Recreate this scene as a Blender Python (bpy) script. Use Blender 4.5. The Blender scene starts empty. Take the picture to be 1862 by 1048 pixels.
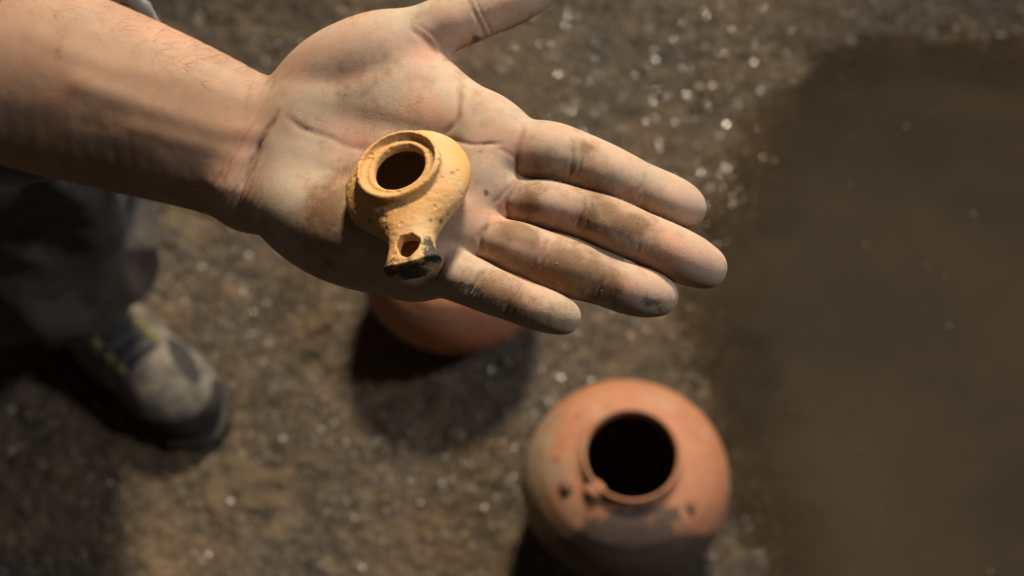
import bpy, math, random
import numpy as np
from mathutils import Matrix, Vector

# ------------------------------------------------------------------ camera, world, lamps, exposure
S = bpy.context.scene
COL = S.collection
TILT = math.radians(27.0)
CAM = np.array((0.0, 0.0, 1.5))
cam = bpy.data.cameras.new('camera')
cam.lens, cam.sensor_width = 50.0, 36.0
cam.clip_start, cam.clip_end = 0.05, 60.0
cam.dof.use_dof = True
cam.dof.focus_distance = 0.508
cam.dof.aperture_fstop = 9.5
cam.dof.aperture_blades = 0
camo = bpy.data.objects.new('camera', cam)
camo.location = CAM
camo.rotation_euler = (TILT, 0, 0)
COL.objects.link(camo)
S.camera = camo

W = bpy.data.worlds.new('World')
S.world = W
W.use_nodes = True
W.node_tree.nodes['Background'].inputs[0].default_value = (1.0, 0.84, 0.68, 1)
W.node_tree.nodes['Background'].inputs[1].default_value = 0.042


def spot(name, loc, aim, watt, colour, radius, size):
    l = bpy.data.lights.new(name, 'SPOT')
    l.energy, l.color, l.shadow_soft_size = watt, colour, radius
    l.spot_size, l.spot_blend = math.radians(size), 0.8
    o = bpy.data.objects.new(name, l)
    o.location = loc
    o.rotation_euler = (Vector(aim) - Vector(loc)).to_track_quat('-Z', 'Y').to_euler()
    COL.objects.link(o)
    return o


spot('work_lamp_warm', (0.62, 3.85, 4.0), (0.05, 0.55, 0.5), 1900, (1.0, 0.835, 0.63), 0.36, 30)
spot('work_lamp_cool', (5.6, 0.9, 6.4), (0.1, 0.65, 0.2), 1120, (0.96, 0.96, 1.0), 0.35, 24)

V = S.view_settings
S.display_settings.display_device = 'sRGB'
V.view_transform, V.look, V.exposure, V.gamma = 'Standard', 'None', 0.0, 1.0
V.use_curve_mapping = False
S.cycles.use_denoising = True
S.cycles.max_bounces = 5
S.cycles.adaptive_threshold = 0.02

# ------------------------------------------------------------------ helpers: noise, distance fields, meshes
R3 = np.array(((1, 0, 0), (0, math.cos(TILT), -math.sin(TILT)), (0, math.sin(TILT), math.cos(TILT))))


def hash01(ix, iy, iz, seed):
    n = (ix.astype(np.int64) * 374761393 + iy.astype(np.int64) * 668265263
         + iz.astype(np.int64) * 2147483647 + seed * 1442695041) & 0xffffffff
    n = ((n ^ (n >> 13)) * 1274126177) & 0xffffffff
    n = n ^ (n >> 16)
    n = (n * 2246822519) & 0xffffffff
    return ((n ^ (n >> 15)) & 0xffffff) / float(0xffffff)


def noise(p, scale, seed=0, octaves=1):
    """value noise in -1..1 at the points p (n,3)"""
    out, amp, tot = 0.0, 1.0, 0.0
    p = np.asarray(p, float) * scale
    for o in range(octaves):
        i = np.floor(p).astype(np.int64)
        f = p - i
        f = f * f * f * (f * (f * 6 - 15) + 10)
        v = 0.0
        for dx in (0, 1):
            for dy in (0, 1):
                for dz in (0, 1):
                    w = ((f[:, 0] if dx else 1 - f[:, 0]) * (f[:, 1] if dy else 1 - f[:, 1])
                         * (f[:, 2] if dz else 1 - f[:, 2]))
                    v = v + w * hash01(i[:, 0] + dx, i[:, 1] + dy, i[:, 2] + dz, seed + o * 17)
        out = out + amp * (v * 2 - 1)
        tot += amp
        amp *= 0.5
        p = p * 2.03 + 3.7
    return out / tot


def smin(a, b, k):
    if k <= 0:
        return np.minimum(a, b)
    h = np.maximum(k - np.abs(a - b), 0) / k
    return np.minimum(a, b) - h * h * k * 0.25


class Field:
    """a signed distance grid"""
    def __init__(self, lo, hi, h):
        self.lo, self.h = np.array(lo, np.float32), h
        self.n = [int(math.ceil((b - a) / h)) + 1 for a, b in zip(lo, hi)]
        self.ax = [self.lo[i] + h * np.arange(self.n[i], dtype=np.float32) for i in range(3)]

    def new(self):
        return np.full(self.n, 1e3, np.float32)

    def window(self, lo, hi):
        sl = []
        for i in range(3):
            a = int(max(0, math.floor((lo[i] - self.lo[i]) / self.h)))
            b = int(min(self.n[i], math.ceil((hi[i] - self.lo[i]) / self.h) + 1))
            sl.append(slice(a, max(a, b)))
        X = self.ax[0][sl[0]][:, None, None]
        Y = self.ax[1][sl[1]][None, :, None]
        Z = self.ax[2][sl[2]][None, None, :]
        return tuple(sl), X, Y, Z

    def cone(self, F, a, b, ra, rb, k=0.0, flat=1.0, pad=12.0):
        """capsule with two radii; flat squeezes its section along z"""
        a, b = np.array(a, np.float32), np.array(b, np.float32)
        r = max(ra, rb) + pad
        sl, X, Y, Z = self.window(np.minimum(a, b) - r, np.maximum(a, b) + r)
        d = b - a
        L = float(d @ d) + 1e-9
        t = np.clip(((X - a[0]) * d[0] + (Y - a[1]) * d[1] + (Z - a[2]) * d[2]) / L, 0, 1)
        q = np.sqrt((X - a[0] - t * d[0]) ** 2 + (Y - a[1] - t * d[1]) ** 2
                    + ((Z - a[2] - t * d[2]) / flat) ** 2) - (ra + (rb - ra) * t)
        F[sl] = smin(F[sl], q * (flat if flat < 1 else 1), k)

    def ball(self, F, c, rad, ang=0.0, k=0.0, pad=12.0):
        """ellipsoid turned by ang about z"""
        r = max(rad) + pad
        sl, X, Y, Z = self.window(np.array(c) - r, np.array(c) + r)
        ca, sa = math.cos(ang), math.sin(ang)
        x, y, z = X - c[0], Y - c[1], Z - c[2]
        u, v = (x * ca + y * sa) / rad[0], (-x * sa + y * ca) / rad[1]
        w = z / rad[2]
        q = np.sqrt(u * u + v * v + w * w)
        F[sl] = smin(F[sl], (q - 1) * min(rad), k)

    def sample(self, F, p):
        q = (np.asarray(p) - self.lo) / self.h
        i = np.clip(np.floor(q).astype(int), 0, np.array(self.n) - 2)
        f = np.clip(q - i, 0, 1)
        v = 0
        for c in range(8):
            o = ((c >> 2) & 1, (c >> 1) & 1, c & 1)
            w = 1
            for e in range(3):
                w = w * (f[:, e] if o[e] else 1 - f[:, e])
            v = v + w * F[i[:, 0] + o[0], i[:, 1] + o[1], i[:, 2] + o[2]]
        return v

    def mesh(self, F):
        """surface nets: quads round every edge that changes sign"""
        nx, ny, nz = self.n
        s = F < 0
        cnt = np.zeros((nx - 1, ny - 1, nz - 1), np.int8)
        for c in range(8):
            o = ((c >> 2) & 1, (c >> 1) & 1, c & 1)
            cnt += s[o[0]:nx - 1 + o[0], o[1]:ny - 1 + o[1], o[2]:nz - 1 + o[2]]
        act = np.flatnonzero((cnt > 0) & (cnt < 8))
        ci, cj, ck = np.unravel_index(act, cnt.shape)
        acc = np.zeros((len(act), 3))
        num = np.zeros(len(act))
        for ax in range(3):
            for u in (0, 1):
                for w in (0, 1):
                    o = [0, 0, 0]
                    o[(ax + 1) % 3], o[(ax + 2) % 3] = u, w
                    e = list(o)
                    e[ax] = 1
                    f0 = F[ci + o[0], cj + o[1], ck + o[2]].astype(float)
                    f1 = F[ci + e[0], cj + e[1], ck + e[2]].astype(float)
                    m = (f0 < 0) != (f1 < 0)
                    t = np.where(m, f0 / np.where(m, f0 - f1, 1), 0)
                    for d in range(3):
                        acc[:, d] += m * (o[d] + (t if d == ax else 0))
                    num += m
        v = (np.stack((ci, cj, ck), 1) + acc / num[:, None]) * self.h + self.lo
        quads = []
        dims = cnt.shape
        st = (dims[1] * dims[2], dims[2], 1)
        for ax in range(3):
            b, c = (ax + 1) % 3, (ax + 2) % 3
            lo = [slice(1, n - 1) for n in self.n]
            hi = list(lo)
            lo[ax], hi[ax] = slice(0, self.n[ax] - 1), slice(1, self.n[ax])
            s0, s1 = s[tuple(lo)], s[tuple(hi)]
            idx = np.argwhere(s0 != s1)
            if not len(idx):
                continue
            flip = s0[tuple(idx.T)]
            for d in range(3):
                if d != ax:
                    idx[:, d] += 1
            base = idx @ np.array(st)
            q = np.stack((base, base - st[b], base - st[b] - st[c], base - st[c]), 1)
            q[~flip] = q[~flip][:, ::-1]
            quads.append(np.searchsorted(act, q))
        return v, np.concatenate(quads)


def vert_normals(v, q):
    n = np.zeros_like(v)
    fn = np.cross(v[q[:, 2]] - v[q[:, 0]], v[q[:, 3]] - v[q[:, 1]])
    for c in range(4):
        np.add.at(n, q[:, c], fn)
    return n / (np.linalg.norm(n, axis=1, keepdims=True) + 1e-12)


def relax(v, q, times, amount=0.5):
    e = np.concatenate([np.stack((q[:, i], q[:, (i + 1) % 4]), 1) for i in range(4)])
    deg = np.bincount(e[:, 0], minlength=len(v)) + np.bincount(e[:, 1], minlength=len(v))
    for _ in range(times):
        s = np.zeros_like(v)
        for d in range(3):
            s[:, d] = (np.bincount(e[:, 0], v[e[:, 1], d], len(v)) + np.bincount(e[:, 1], v[e[:, 0], d], len(v)))
        v = v + amount * (s / deg[:, None] - v)
    return v


def biggest(v, q):
    """the largest connected piece"""
    lab = np.arange(len(v))
    e = np.concatenate([np.stack((q[:, i], q[:, (i + 1) % 4]), 1) for i in range(2)] + [q[:, [0, 2]]] + [q[:, [0, 3]]])
    while True:
        m = np.minimum(lab[e[:, 0]], lab[e[:, 1]])
        new = lab.copy()
        np.minimum.at(new, e[:, 0], m)
        np.minimum.at(new, e[:, 1], m)
        np.minimum.at(new, lab[e[:, 0]], m)
        np.minimum.at(new, lab[e[:, 1]], m)
        new = new[new]
        new = new[new]
        if (new == lab).all():
            break
        lab = new
    k = np.bincount(lab).argmax()
    a, b, _ = subset(v, q, lab[q[:, 0]] == k)
    return a, b


def link(name, v, faces, mat, parent=None, smooth=True, attrs=None):
    me = bpy.data.meshes.new(name)
    v = np.asarray(v, float)
    if isinstance(faces, np.ndarray):
        w = faces.shape[1]
        me.vertices.add(len(v))
        me.vertices.foreach_set('co', v.astype(np.float32).ravel())
        me.loops.add(faces.size)
        me.loops.foreach_set('vertex_index', faces.astype(np.int32).ravel())
        me.polygons.add(len(faces))
        me.polygons.foreach_set('loop_start', np.arange(0, faces.size, w, dtype=np.int32))
        me.update(calc_edges=True)
    else:
        me.from_pydata([tuple(p) for p in v], [], faces)
        me.update()
    me.polygons.foreach_set('use_smooth', [smooth] * len(me.polygons))
    for k, a in (attrs or {}).items():
        at = me.attributes.new(k, 'FLOAT', 'POINT')
        at.data.foreach_set('value', np.asarray(a, np.float32))
    me.materials.append(mat)
    o = bpy.data.objects.new(name, me)
    COL.objects.link(o)
    if parent:
        o.parent = parent
    return o


def subset(v, q, mask_face, attrs=None):
    qq = q[mask_face]
    used = np.unique(qq)
    return v[used], np.searchsorted(used, qq), {k: a[used] for k, a in (attrs or {}).items()}


def empty(name, loc, label, cat, group=None):
    o = bpy.data.objects.new(name, None)
    o.empty_display_size = 0.05
    o.location = loc
    o['label'], o['category'] = label, cat
    if group:
        o['group'] = group
    COL.objects.link(o)
    return o


def tube(pts, rad, n=8, closed=False):
    pts = [Vector(p) for p in pts]
    vs, fs = [], []
    m = len(pts)
    for i, p in enumerate(pts):
        t = (pts[min(i + 1, m - 1)] - pts[max(i - 1, 0)]).normalized()
        a = t.orthogonal().normalized() if i == 0 else (a - t * a.dot(t)).normalized()
        b = t.cross(a)
        r = rad[i] if hasattr(rad, '__len__') else rad
        for k in range(n):
            an = 2 * math.pi * k / n
            vs.append(p + (a * math.cos(an) + b * math.sin(an)) * r)
    for i in range(m - 1):
        for k in range(n):
            fs.append((i * n + k, i * n + (k + 1) % n, (i + 1) * n + (k + 1) % n, (i + 1) * n + k))
    fs.append(tuple(range(n))[::-1])
    fs.append(tuple((m - 1) * n + k for k in range(n)))
    return vs, fs


# ------------------------------------------------------------------ materials
class Mat:
    def __init__(self, name):
        self.m = bpy.data.materials.new(name)
        self.m.use_nodes = True
        self.t = self.m.node_tree
        self.b = self.t.nodes['Principled BSDF']

    def n(self, kind, **kw):
        x = self.t.nodes.new(kind)
        for k, v in kw.items():
            setattr(x, k, v)
        return x

    def put(self, sock, v):
        if hasattr(v, 'links'):
            self.t.links.new(v, sock)
        elif isinstance(v, (tuple, list)) and len(v) == 3 and sock.type == 'RGBA':
            sock.default_value = (*v, 1)
        else:
            sock.default_value = v

    def attr(self, name):
        return self.n('ShaderNodeAttribute', attribute_name=name).outputs['Fac']

    def pos(self):
        return self.n('ShaderNodeTexCoord').outputs['Object']

    def noise(self, scale, detail=4, rough=0.55, vec=None, out=0, dist=0.0):
        x = self.n('ShaderNodeTexNoise')
        x.inputs['Scale'].default_value = scale
        x.inputs['Detail'].default_value = detail
        x.inputs['Roughness'].default_value = rough
        x.inputs['Distortion'].default_value = dist
        self.put(x.inputs['Vector'], vec or self.pos())
        return x.outputs[out]

    def voronoi(self, scale, feature='F1', vec=None, out='Distance'):
        x = self.n('ShaderNodeTexVoronoi', feature=feature)
        x.inputs['Scale'].default_value = scale
        self.put(x.inputs['Vector'], vec or self.pos())
        return x.outputs[out]

    def math(self, op, a, b=0.0, clamp=False):
        x = self.n('ShaderNodeMath', operation=op, use_clamp=clamp)
        self.put(x.inputs[0], a)
        self.put(x.inputs[1], b)
        return x.outputs[0]

    def step(self, v, lo, hi, a=0.0, b=1.0):
        x = self.n('ShaderNodeMapRange', interpolation_type='SMOOTHSTEP')
        self.put(x.inputs['Value'], v)
        for k, val in (('From Min', lo), ('From Max', hi), ('To Min', a), ('To Max', b)):
            self.put(x.inputs[k], val)
        return x.outputs[0]

    def mix(self, f, a, b, mode='MIX'):
        x = self.n('ShaderNodeMix', data_type='RGBA', blend_type=mode)
        self.put(x.inputs['Factor'], f)
        self.put(x.inputs['A'], a) if False else self.put(x.inputs[6], a)
        self.put(x.inputs[7], b)
        return x.outputs[2]

    def bump(self, h, dist, strength=1.0, normal=None):
        x = self.n('ShaderNodeBump')
        x.inputs['Strength'].default_value = strength
        x.inputs['Distance'].default_value = dist
        self.put(x.inputs['Height'], h)
        if normal:
            self.put(x.inputs['Normal'], normal)
        return x.outputs[0]

    def xyz(self, vec=None):
        x = self.n('ShaderNodeSeparateXYZ')
        self.put(x.inputs[0], vec or self.pos())
        return x.outputs

    def set(self, **kw):
        names = dict(col='Base Color', rough='Roughness', normal='Normal', spec='Specular IOR Level',
                     sss='Subsurface Weight', coat='Coat Weight', sheen='Sheen Weight')
        for k, v in kw.items():
            self.put(self.b.inputs[names[k]], v)
        return self.m


def mat_skin():
    m = Mat('skin')
    base = m.mix(m.step(m.noise(28, 4), 0.35, 0.65), (0.40, 0.260, 0.175), (0.33, 0.210, 0.140))
    base = m.mix(m.step(m.noise(160, 3), 0.45, 0.75, 0, 0.35), base, (0.44, 0.245, 0.15))
    palm = m.mix(m.step(m.noise(60, 4), 0.35, 0.65), (0.49, 0.340, 0.250), (0.41, 0.285, 0.205))
    c = m.mix(m.attr('palm'), base, palm)
    c = m.mix(m.math('MULTIPLY', m.attr('flush'), m.step(m.noise(90, 3), 0.25, 0.6, 0.45, 1.0)), c, (0.60, 0.275, 0.195))
    # dry clay dust lying on the skin
    d = m.math('MULTIPLY', m.attr('dust'), m.step(m.noise(75, 6, 0.65), 0.36, 0.62, 0.1, 0.95))
    c = m.mix(d, c, m.mix(m.noise(220, 3), (0.36, 0.295, 0.215), (0.44, 0.365, 0.27)))
    # net of fine palm lines, pink mottling
    warp = m.n('ShaderNodeVectorMath', operation='MULTIPLY_ADD')
    m.put(warp.inputs[0], m.noise(120, 3, out=1))
    warp.inputs[1].default_value = (0.006, 0.006, 0.006)
    m.put(warp.inputs[2], m.pos())
    fl = m.step(m.voronoi(260, 'DISTANCE_TO_EDGE', warp.outputs[0]), 0.0, 0.10, 1.0, 0.0)
    fl2 = m.step(m.voronoi(620, 'DISTANCE_TO_EDGE', warp.outputs[0]), 0.0, 0.16, 1.0, 0.0)
    lines = m.math('MULTIPLY', m.math('MAXIMUM', m.math('MULTIPLY', fl, m.step(m.noise(55, 2), 0.48, 0.68)), m.math('MULTIPLY', fl2, 0.35)), m.attr('palm'))
    c = m.mix(m.step(m.noise(38, 4, 0.6), 0.46, 0.68, 0.0, 0.45), c, m.mix(1.0, c, (1.06, 0.82, 0.75), 'MULTIPLY'))
    c = m.mix(m.math('MULTIPLY', lines, 0.13), c, (0.26, 0.15, 0.10))
    # brown mud smears with ragged edges
    dn = m.noise(260, 5, 0.7)
    big = m.noise(70, 5, 0.65)
    e = m.math('ADD', m.math('ADD', m.attr('dirt'), m.math('MULTIPLY', m.attr('palm'), 0.10)), m.math('ADD', m.math('MULTIPLY', m.math('SUBTRACT', big, 0.5), 1.1),
                                           m.math('MULTIPLY', m.math('SUBTRACT', dn, 0.5), 0.7)))
    c = m.mix(m.step(e, 0.02, 0.62, 0.0, 0.9), c, m.mix(dn, (0.23, 0.128, 0.055), (0.13, 0.074, 0.036)))
    g = m.math('ADD', m.attr('grime'), m.math('ADD', m.math('MULTIPLY', m.math('SUBTRACT', big, 0.5), 1.2),
                                            m.math('MULTIPLY', m.math('SUBTRACT', dn, 0.5), 1.6)))
    c = m.mix(m.step(g, 0.34, 0.8, 0.0, 0.85), c, (0.072, 0.055, 0.042))
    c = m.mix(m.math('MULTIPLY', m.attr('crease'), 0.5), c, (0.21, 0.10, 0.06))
    # fine skin relief
    w = m.n('ShaderNodeTexVoronoi', feature='DISTANCE_TO_EDGE')
    w.inputs['Scale'].default_value = 900
    m.put(w.inputs['Vector'], m.pos())
    h = m.math('ADD', m.math('MULTIPLY', m.step(w.outputs['Distance'], 0.0, 0.25), 0.25),
               m.math('ADD', m.math('MULTIPLY', m.noise(420, 4, 0.7), 1.0), m.math('MULTIPLY', m.noise(1500, 2), 0.5)))
    nb = m.bump(m.math('SUBTRACT', h, m.math('MULTIPLY', lines, 0.7)), 0.00010, 0.5)
    r = m.step(m.noise(120, 3), 0.3, 0.7, 0.50, 0.68)
    r = m.math('ADD', r, m.math('MULTIPLY', m.attr('dust'), 0.22))
    m.set(col=c, rough=r, normal=nb, sss=0.28, spec=0.36)
    m.b.inputs['Subsurface Radius'].default_value = (1.0, 0.35, 0.18)
    m.b.inputs['Subsurface Scale'].default_value = 0.006
    return m.m


def mat_lamp():
    m = Mat('ochre_fired_clay')
    c = m.mix(m.step(m.noise(70, 5), 0.35, 0.65), (0.63, 0.330, 0.098), (0.55, 0.255, 0.070))
    c = m.mix(m.step(m.noise(34, 4, 0.6), 0.46, 0.66, 0, 0.75), c, (0.63, 0.43, 0.165))
    c = m.mix(m.step(m.noise(190, 4, 0.7), 0.56, 0.72, 0, 0.55), c, (0.36, 0.19, 0.075))
    c = m.mix(m.step(m.noise(45, 5, 0.65), 0.42, 0.62, 0.15, 0.6), c, (0.53, 0.405, 0.235))
    sp = m.voronoi(230, vec=None)
    gate = m.step(m.noise(60, 3), 0.50, 0.62)
    c = m.mix(m.math('MULTIPLY', m.step(sp, 0.30, 0.12), m.math('MULTIPLY', gate, 0.8)), c, (0.10, 0.055, 0.03))
    g = m.math('ADD', m.attr('grey'), m.math('MULTIPLY', m.math('SUBTRACT', m.noise(170, 5, 0.7), 0.5), 1.3))
    c = m.mix(m.step(g, 0.45, 0.85, 0, 0.8), c, (0.22, 0.165, 0.105))
    s = m.math('ADD', m.attr('soot'), m.math('MULTIPLY', m.math('SUBTRACT', m.noise(240, 6, 0.75), 0.5), 1.5))
    c = m.mix(m.step(s, 0.36, 0.66), c, m.mix(m.noise(400, 3), (0.022, 0.018, 0.016), (0.075, 0.06, 0.045)))
    h = m.math('ADD', m.math('MULTIPLY', m.noise(300, 5, 0.7), 1.0), m.math('MULTIPLY', m.step(sp, 0.3, 0.1), -0.6))
    m.set(col=c, rough=m.step(m.noise(90, 3), 0.3, 0.7, 0.52, 0.74), normal=m.bump(h, 0.0006, 0.8), spec=0.3)
    return m.m


def mat_jar(name, patches):
    m = Mat(name)
    c = m.mix(m.step(m.noise(14, 5), 0.35, 0.65), (0.31, 0.130, 0.070), (0.35, 0.155, 0.082))
    c = m.mix(m.step(m.noise(60, 5, 0.7), 0.55, 0.75, 0, 0.5), c, (0.50, 0.27, 0.14))
    c = m.mix(m.step(m.noise(24, 6, 0.7), 0.47, 0.68, 0, 0.6), c, (0.34, 0.215, 0.135))
    c = m.mix(m.step(m.noise(36, 6, 0.7, dist=0.6), 0.60, 0.72, 0, 0.5), c, (0.16, 0.085, 0.055))
    for key, colour, lo, hi, amt in patches:
        e = m.math('ADD', m.attr(key), m.math('ADD', m.math('MULTIPLY', m.math('SUBTRACT', m.noise(30, 5, 0.6), 0.5), 1.6),
                                            m.math('MULTIPLY', m.math('SUBTRACT', m.noise(140, 4, 0.7), 0.5), 0.35)))
        c = m.mix(m.step(e, lo, hi, 0, amt), c, m.mix(m.noise(50, 4), colour, tuple(x * 0.62 for x in colour)))
    sp = m.voronoi(48)
    c = m.mix(m.math('MULTIPLY', m.step(sp, 0.16, 0.07), m.step(m.noise(11, 2), 0.52, 0.58)), c, (0.04, 0.028, 0.02))
    h = m.math('ADD', m.noise(90, 5, 0.7), m.math('MULTIPLY', m.step(sp, 0.16, 0.05), -0.7))
    m.set(col=c, rough=m.step(m.noise(40, 3), 0.3, 0.7, 0.5, 0.72), normal=m.bump(h, 0.0016, 0.7), spec=0.3)
    return m.m


def mat_ground():
    m = Mat('damp_earth')
    c = m.mix(m.step(m.noise(5, 6, 0.6), 0.38, 0.62), (0.105, 0.071, 0.038), (0.050, 0.036, 0.023))
    c = m.mix(m.step(m.noise(2.6, 5, 0.6), 0.46, 0.62, 0, 0.7), c, (0.062, 0.053, 0.044))
    c = m.mix(m.step(m.noise(17, 6, 0.65), 0.50, 0.68, 0, 0.85), c, (0.160, 0.110, 0.058))
    c = m.mix(m.step(m.noise(48, 5, 0.7), 0.52, 0.70, 0, 0.85), c, (0.019, 0.015, 0.012))
    c = m.mix(m.step(m.noise(130, 4, 0.7), 0.57, 0.72, 0, 0.8), c, (0.17, 0.138, 0.097))
    gr = m.voronoi(210)
    pick = m.n('ShaderNodeSeparateColor')
    m.put(pick.inputs[0], m.voronoi(210, out='Color'))
    c = m.mix(m.math('MULTIPLY', m.step(gr, 0.42, 0.25), m.step(pick.outputs[0], 0.70, 0.95)), c, (0.30, 0.255, 0.19))
    gr2 = m.voronoi(95)
    pick2 = m.n('ShaderNodeSeparateColor')
    m.put(pick2.inputs[0], m.voronoi(95, out='Color'))
    c = m.mix(m.math('MULTIPLY', m.step(gr2, 0.40, 0.22), m.step(pick2.outputs[1], 0.75, 0.9)), c, m.mix(pick2.outputs[2], (0.020, 0.016, 0.012), (0.30, 0.24, 0.16)))
    c = m.mix(m.attr('chalk'), c, m.mix(m.noise(60, 5), (0.145, 0.105, 0.058), (0.10, 0.070, 0.040)))
    c = m.mix(m.math('MULTIPLY', m.attr('wet'), 0.65), c, m.mix(1.0, c, (0.62, 0.60, 0.58), 'MULTIPLY'))
    h = m.math('ADD', m.noise(95, 6, 0.75), m.math('MULTIPLY', m.noise(420, 4, 0.7), 0.5))
    wet = m.math('MULTIPLY', m.attr('wet'), m.step(m.noise(25, 4, 0.6), 0.35, 0.6))
    r = m.math('SUBTRACT', 0.70, m.math('MULTIPLY', wet, 0.42))
    m.set(col=c, rough=r, normal=m.bump(h, 0.006, 0.85), spec=0.4)
    return m.m


def mat_gravel():
    m = Mat('wet_grit')
    rnd = m.n('ShaderNodeNewGeometry').outputs['Random Per Island']
    x = m.n('ShaderNodeValToRGB')
    m.put(x.inputs[0], rnd)
    el = x.color_ramp.elements
    el[0].position, el[0].color = 0.0, (0.03, 0.023, 0.016, 1)
    el[1].position, el[1].color = 1.0, (0.27, 0.225, 0.16, 1)
    for p, cc in ((0.35, (0.048, 0.037, 0.026, 1)), (0.7, (0.085, 0.065, 0.043, 1)), (0.93, (0.13, 0.10, 0.067, 1))):
        e = el.new(p)
        e.color = cc
    c = m.mix(m.step(m.noise(160, 4), 0.4, 0.7, 0, 0.6), x.outputs[0], (0.12, 0.09, 0.06))
    r2 = m.math('FRACT', m.math('MULTIPLY', rnd, 37.7))
    m.set(col=c, rough=m.step(r2, 0.1, 0.95, 0.36, 0.75), normal=m.bump(m.noise(500, 4), 0.0002, 0.15), spec=0.9)
    return m.m


def mat_water():
    m = Mat('muddy_water')
    c = m.mix(m.step(m.noise(3.2, 4, 0.6), 0.35, 0.65), (0.041, 0.0310, 0.0205), (0.028, 0.0230, 0.0175))
    m.set(col=c, rough=0.05, normal=m.bump(m.noise(9, 2), 0.0005, 0.5), spec=0.5)
    # shallow water at the rim lets the bed show through the murk
    tr = m.n('ShaderNodeBsdfTransparent')
    tr.inputs[0].default_value = (0.84, 0.80, 0.75, 1)
    mx = m.n('ShaderNodeMixShader')
    e = m.math('ADD', m.attr('depth'), m.math('MULTIPLY', m.math('SUBTRACT', m.noise(22, 5), 0.5), 0.5))
    m.put(mx.inputs[0], m.step(e, -0.1, 0.85, 0.08, 1.0))
    m.t.links.new(tr.outputs[0], mx.inputs[1])
    m.t.links.new(m.b.outputs[0], mx.inputs[2])
    m.t.links.new(mx.outputs[0], m.t.nodes['Material Output'].inputs['Surface'])
    return m.m


def mat_cloth(name, a, b, scale=900, rough=0.9, depth=0.0006, mud=0.0):
    m = Mat(name)
    c = m.mix(m.step(m.noise(18, 5, 0.6), 0.35, 0.65), a, b)
    if mud:
        c = m.mix(m.step(m.noise(9, 5, 0.65), 0.46, 0.66, 0, mud), c, (0.14, 0.11, 0.075))
    w = m.n('ShaderNodeTexWave')
    w.inputs['Scale'].default_value = scale
    w.inputs['Distortion'].default_value = 1.5
    m.put(w.inputs['Vector'], m.pos())
    m.set(col=c, rough=rough, normal=m.bump(m.math('ADD', w.outputs['Fac'], m.noise(200, 4)), depth, 0.7), sheen=0.05, spec=0.25)
    return m.m


def mat_plain(name, a, b, rough, scale=60, depth=0.0005, spec=0.4):
    m = Mat(name)
    m.set(col=m.mix(m.step(m.noise(scale, 5, 0.65), 0.35, 0.65), a, b), rough=rough,
          normal=m.bump(m.noise(scale * 5, 4), depth, 0.6), spec=spec)
    return m.m


SKIN, LAMP, GROUND, GRAVEL, WATER = mat_skin(), mat_lamp(), mat_ground(), mat_gravel(), mat_water()

# ------------------------------------------------------------------ the ground: one earth sheet with a sunken puddle
WATER_Z = -0.004


def puddle_side(x, y):
    """distance (m) into the puddle basin from its ragged shore"""
    p = np.stack((x, y, np.zeros_like(x)), 1)
    ys = np.array((-3.0, 0.20, 0.45, 0.60, 0.72, 0.82, 0.90, 0.98, 1.04, 1.10, 1.22, 1.4))
    xs = np.array((0.40, 0.34, 0.285, 0.265, 0.235, 0.255, 0.29, 0.315, 0.35, 0.46, 0.78, 1.6))
    sh = np.interp(y, ys, xs)
    d = (x - sh) * 0.8 + 0.040 * noise(p, 7, 5, 3) + 0.006 * noise(p, 32, 6, 2)
    return np.minimum(d, (1.10 + 0.04 * (x - 0.45) - y) + 0.025 * noise(p, 14, 8, 2))


def ground_z(x, y, fine=True):
    p = np.stack((x, y, np.zeros_like(x)), 1)
    z = 0.010 * noise(p, 4.0, 11, 2) + 0.0045 * noise(p, 15, 12, 2)
    if fine:
        z = z + 0.0058 * noise(p, 48, 13, 2) + 0.0040 * noise(p, 140, 14, 2)
    d = puddle_side(x, y)
    b = 1 / (1 + np.exp(-(d - 0.015) / 0.045))
    calm = 1 - 0.88 / (1 + np.exp(-(d + 0.035) / 0.018))
    return z * calm * (0.35 + 0.65 * np.clip(np.hypot(x, y - 0.65) * 2.0, 0.6, 1)) + (0.004 - 0.030 * b)


def axis(lo, hi, flo, fhi, fine, coarse):
    a = list(np.arange(flo, fhi, fine))
    left, s = [], fine
    x = flo
    while x > lo:
        s = min(s * 1.25, coarse)
        x -= s
        left.append(x)
    right, s = [], fine
    x = a[-1]
    while x < hi:
        s = min(s * 1.25, coarse)
        x += s
        right.append(x)
    return np.array(left[::-1] + a + right)


gx = axis(-3.0, 3.5, -0.72, 0.74, 0.0026, 0.2)
gy = axis(-2.0, 4.5, 0.22, 1.34, 0.0026, 0.2)
GX, GY = np.meshgrid(gx, gy, indexing='ij')
fx, fy = GX.ravel(), GY.ravel()
gz = ground_z(fx, fy)
gi = np.arange(len(fx)).reshape(GX.shape)
gq = np.stack((gi[:-1, :-1], gi[1:, :-1], gi[1:, 1:], gi[:-1, 1:]), -1).reshape(-1, 4)
gp = np.stack((fx, fy, 0 * fx), 1)
pd = puddle_side(fx, fy)
wet = np.clip(np.exp(-(np.clip(-pd, 0, None) / 0.15) ** 2) + 0.55 * np.clip(noise(gp, 5, 21, 3) * 2 + 0.1, 0, 1)
              + np.clip((fy - 0.8) * 1.3, 0, 0.5), 0, 1)
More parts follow.
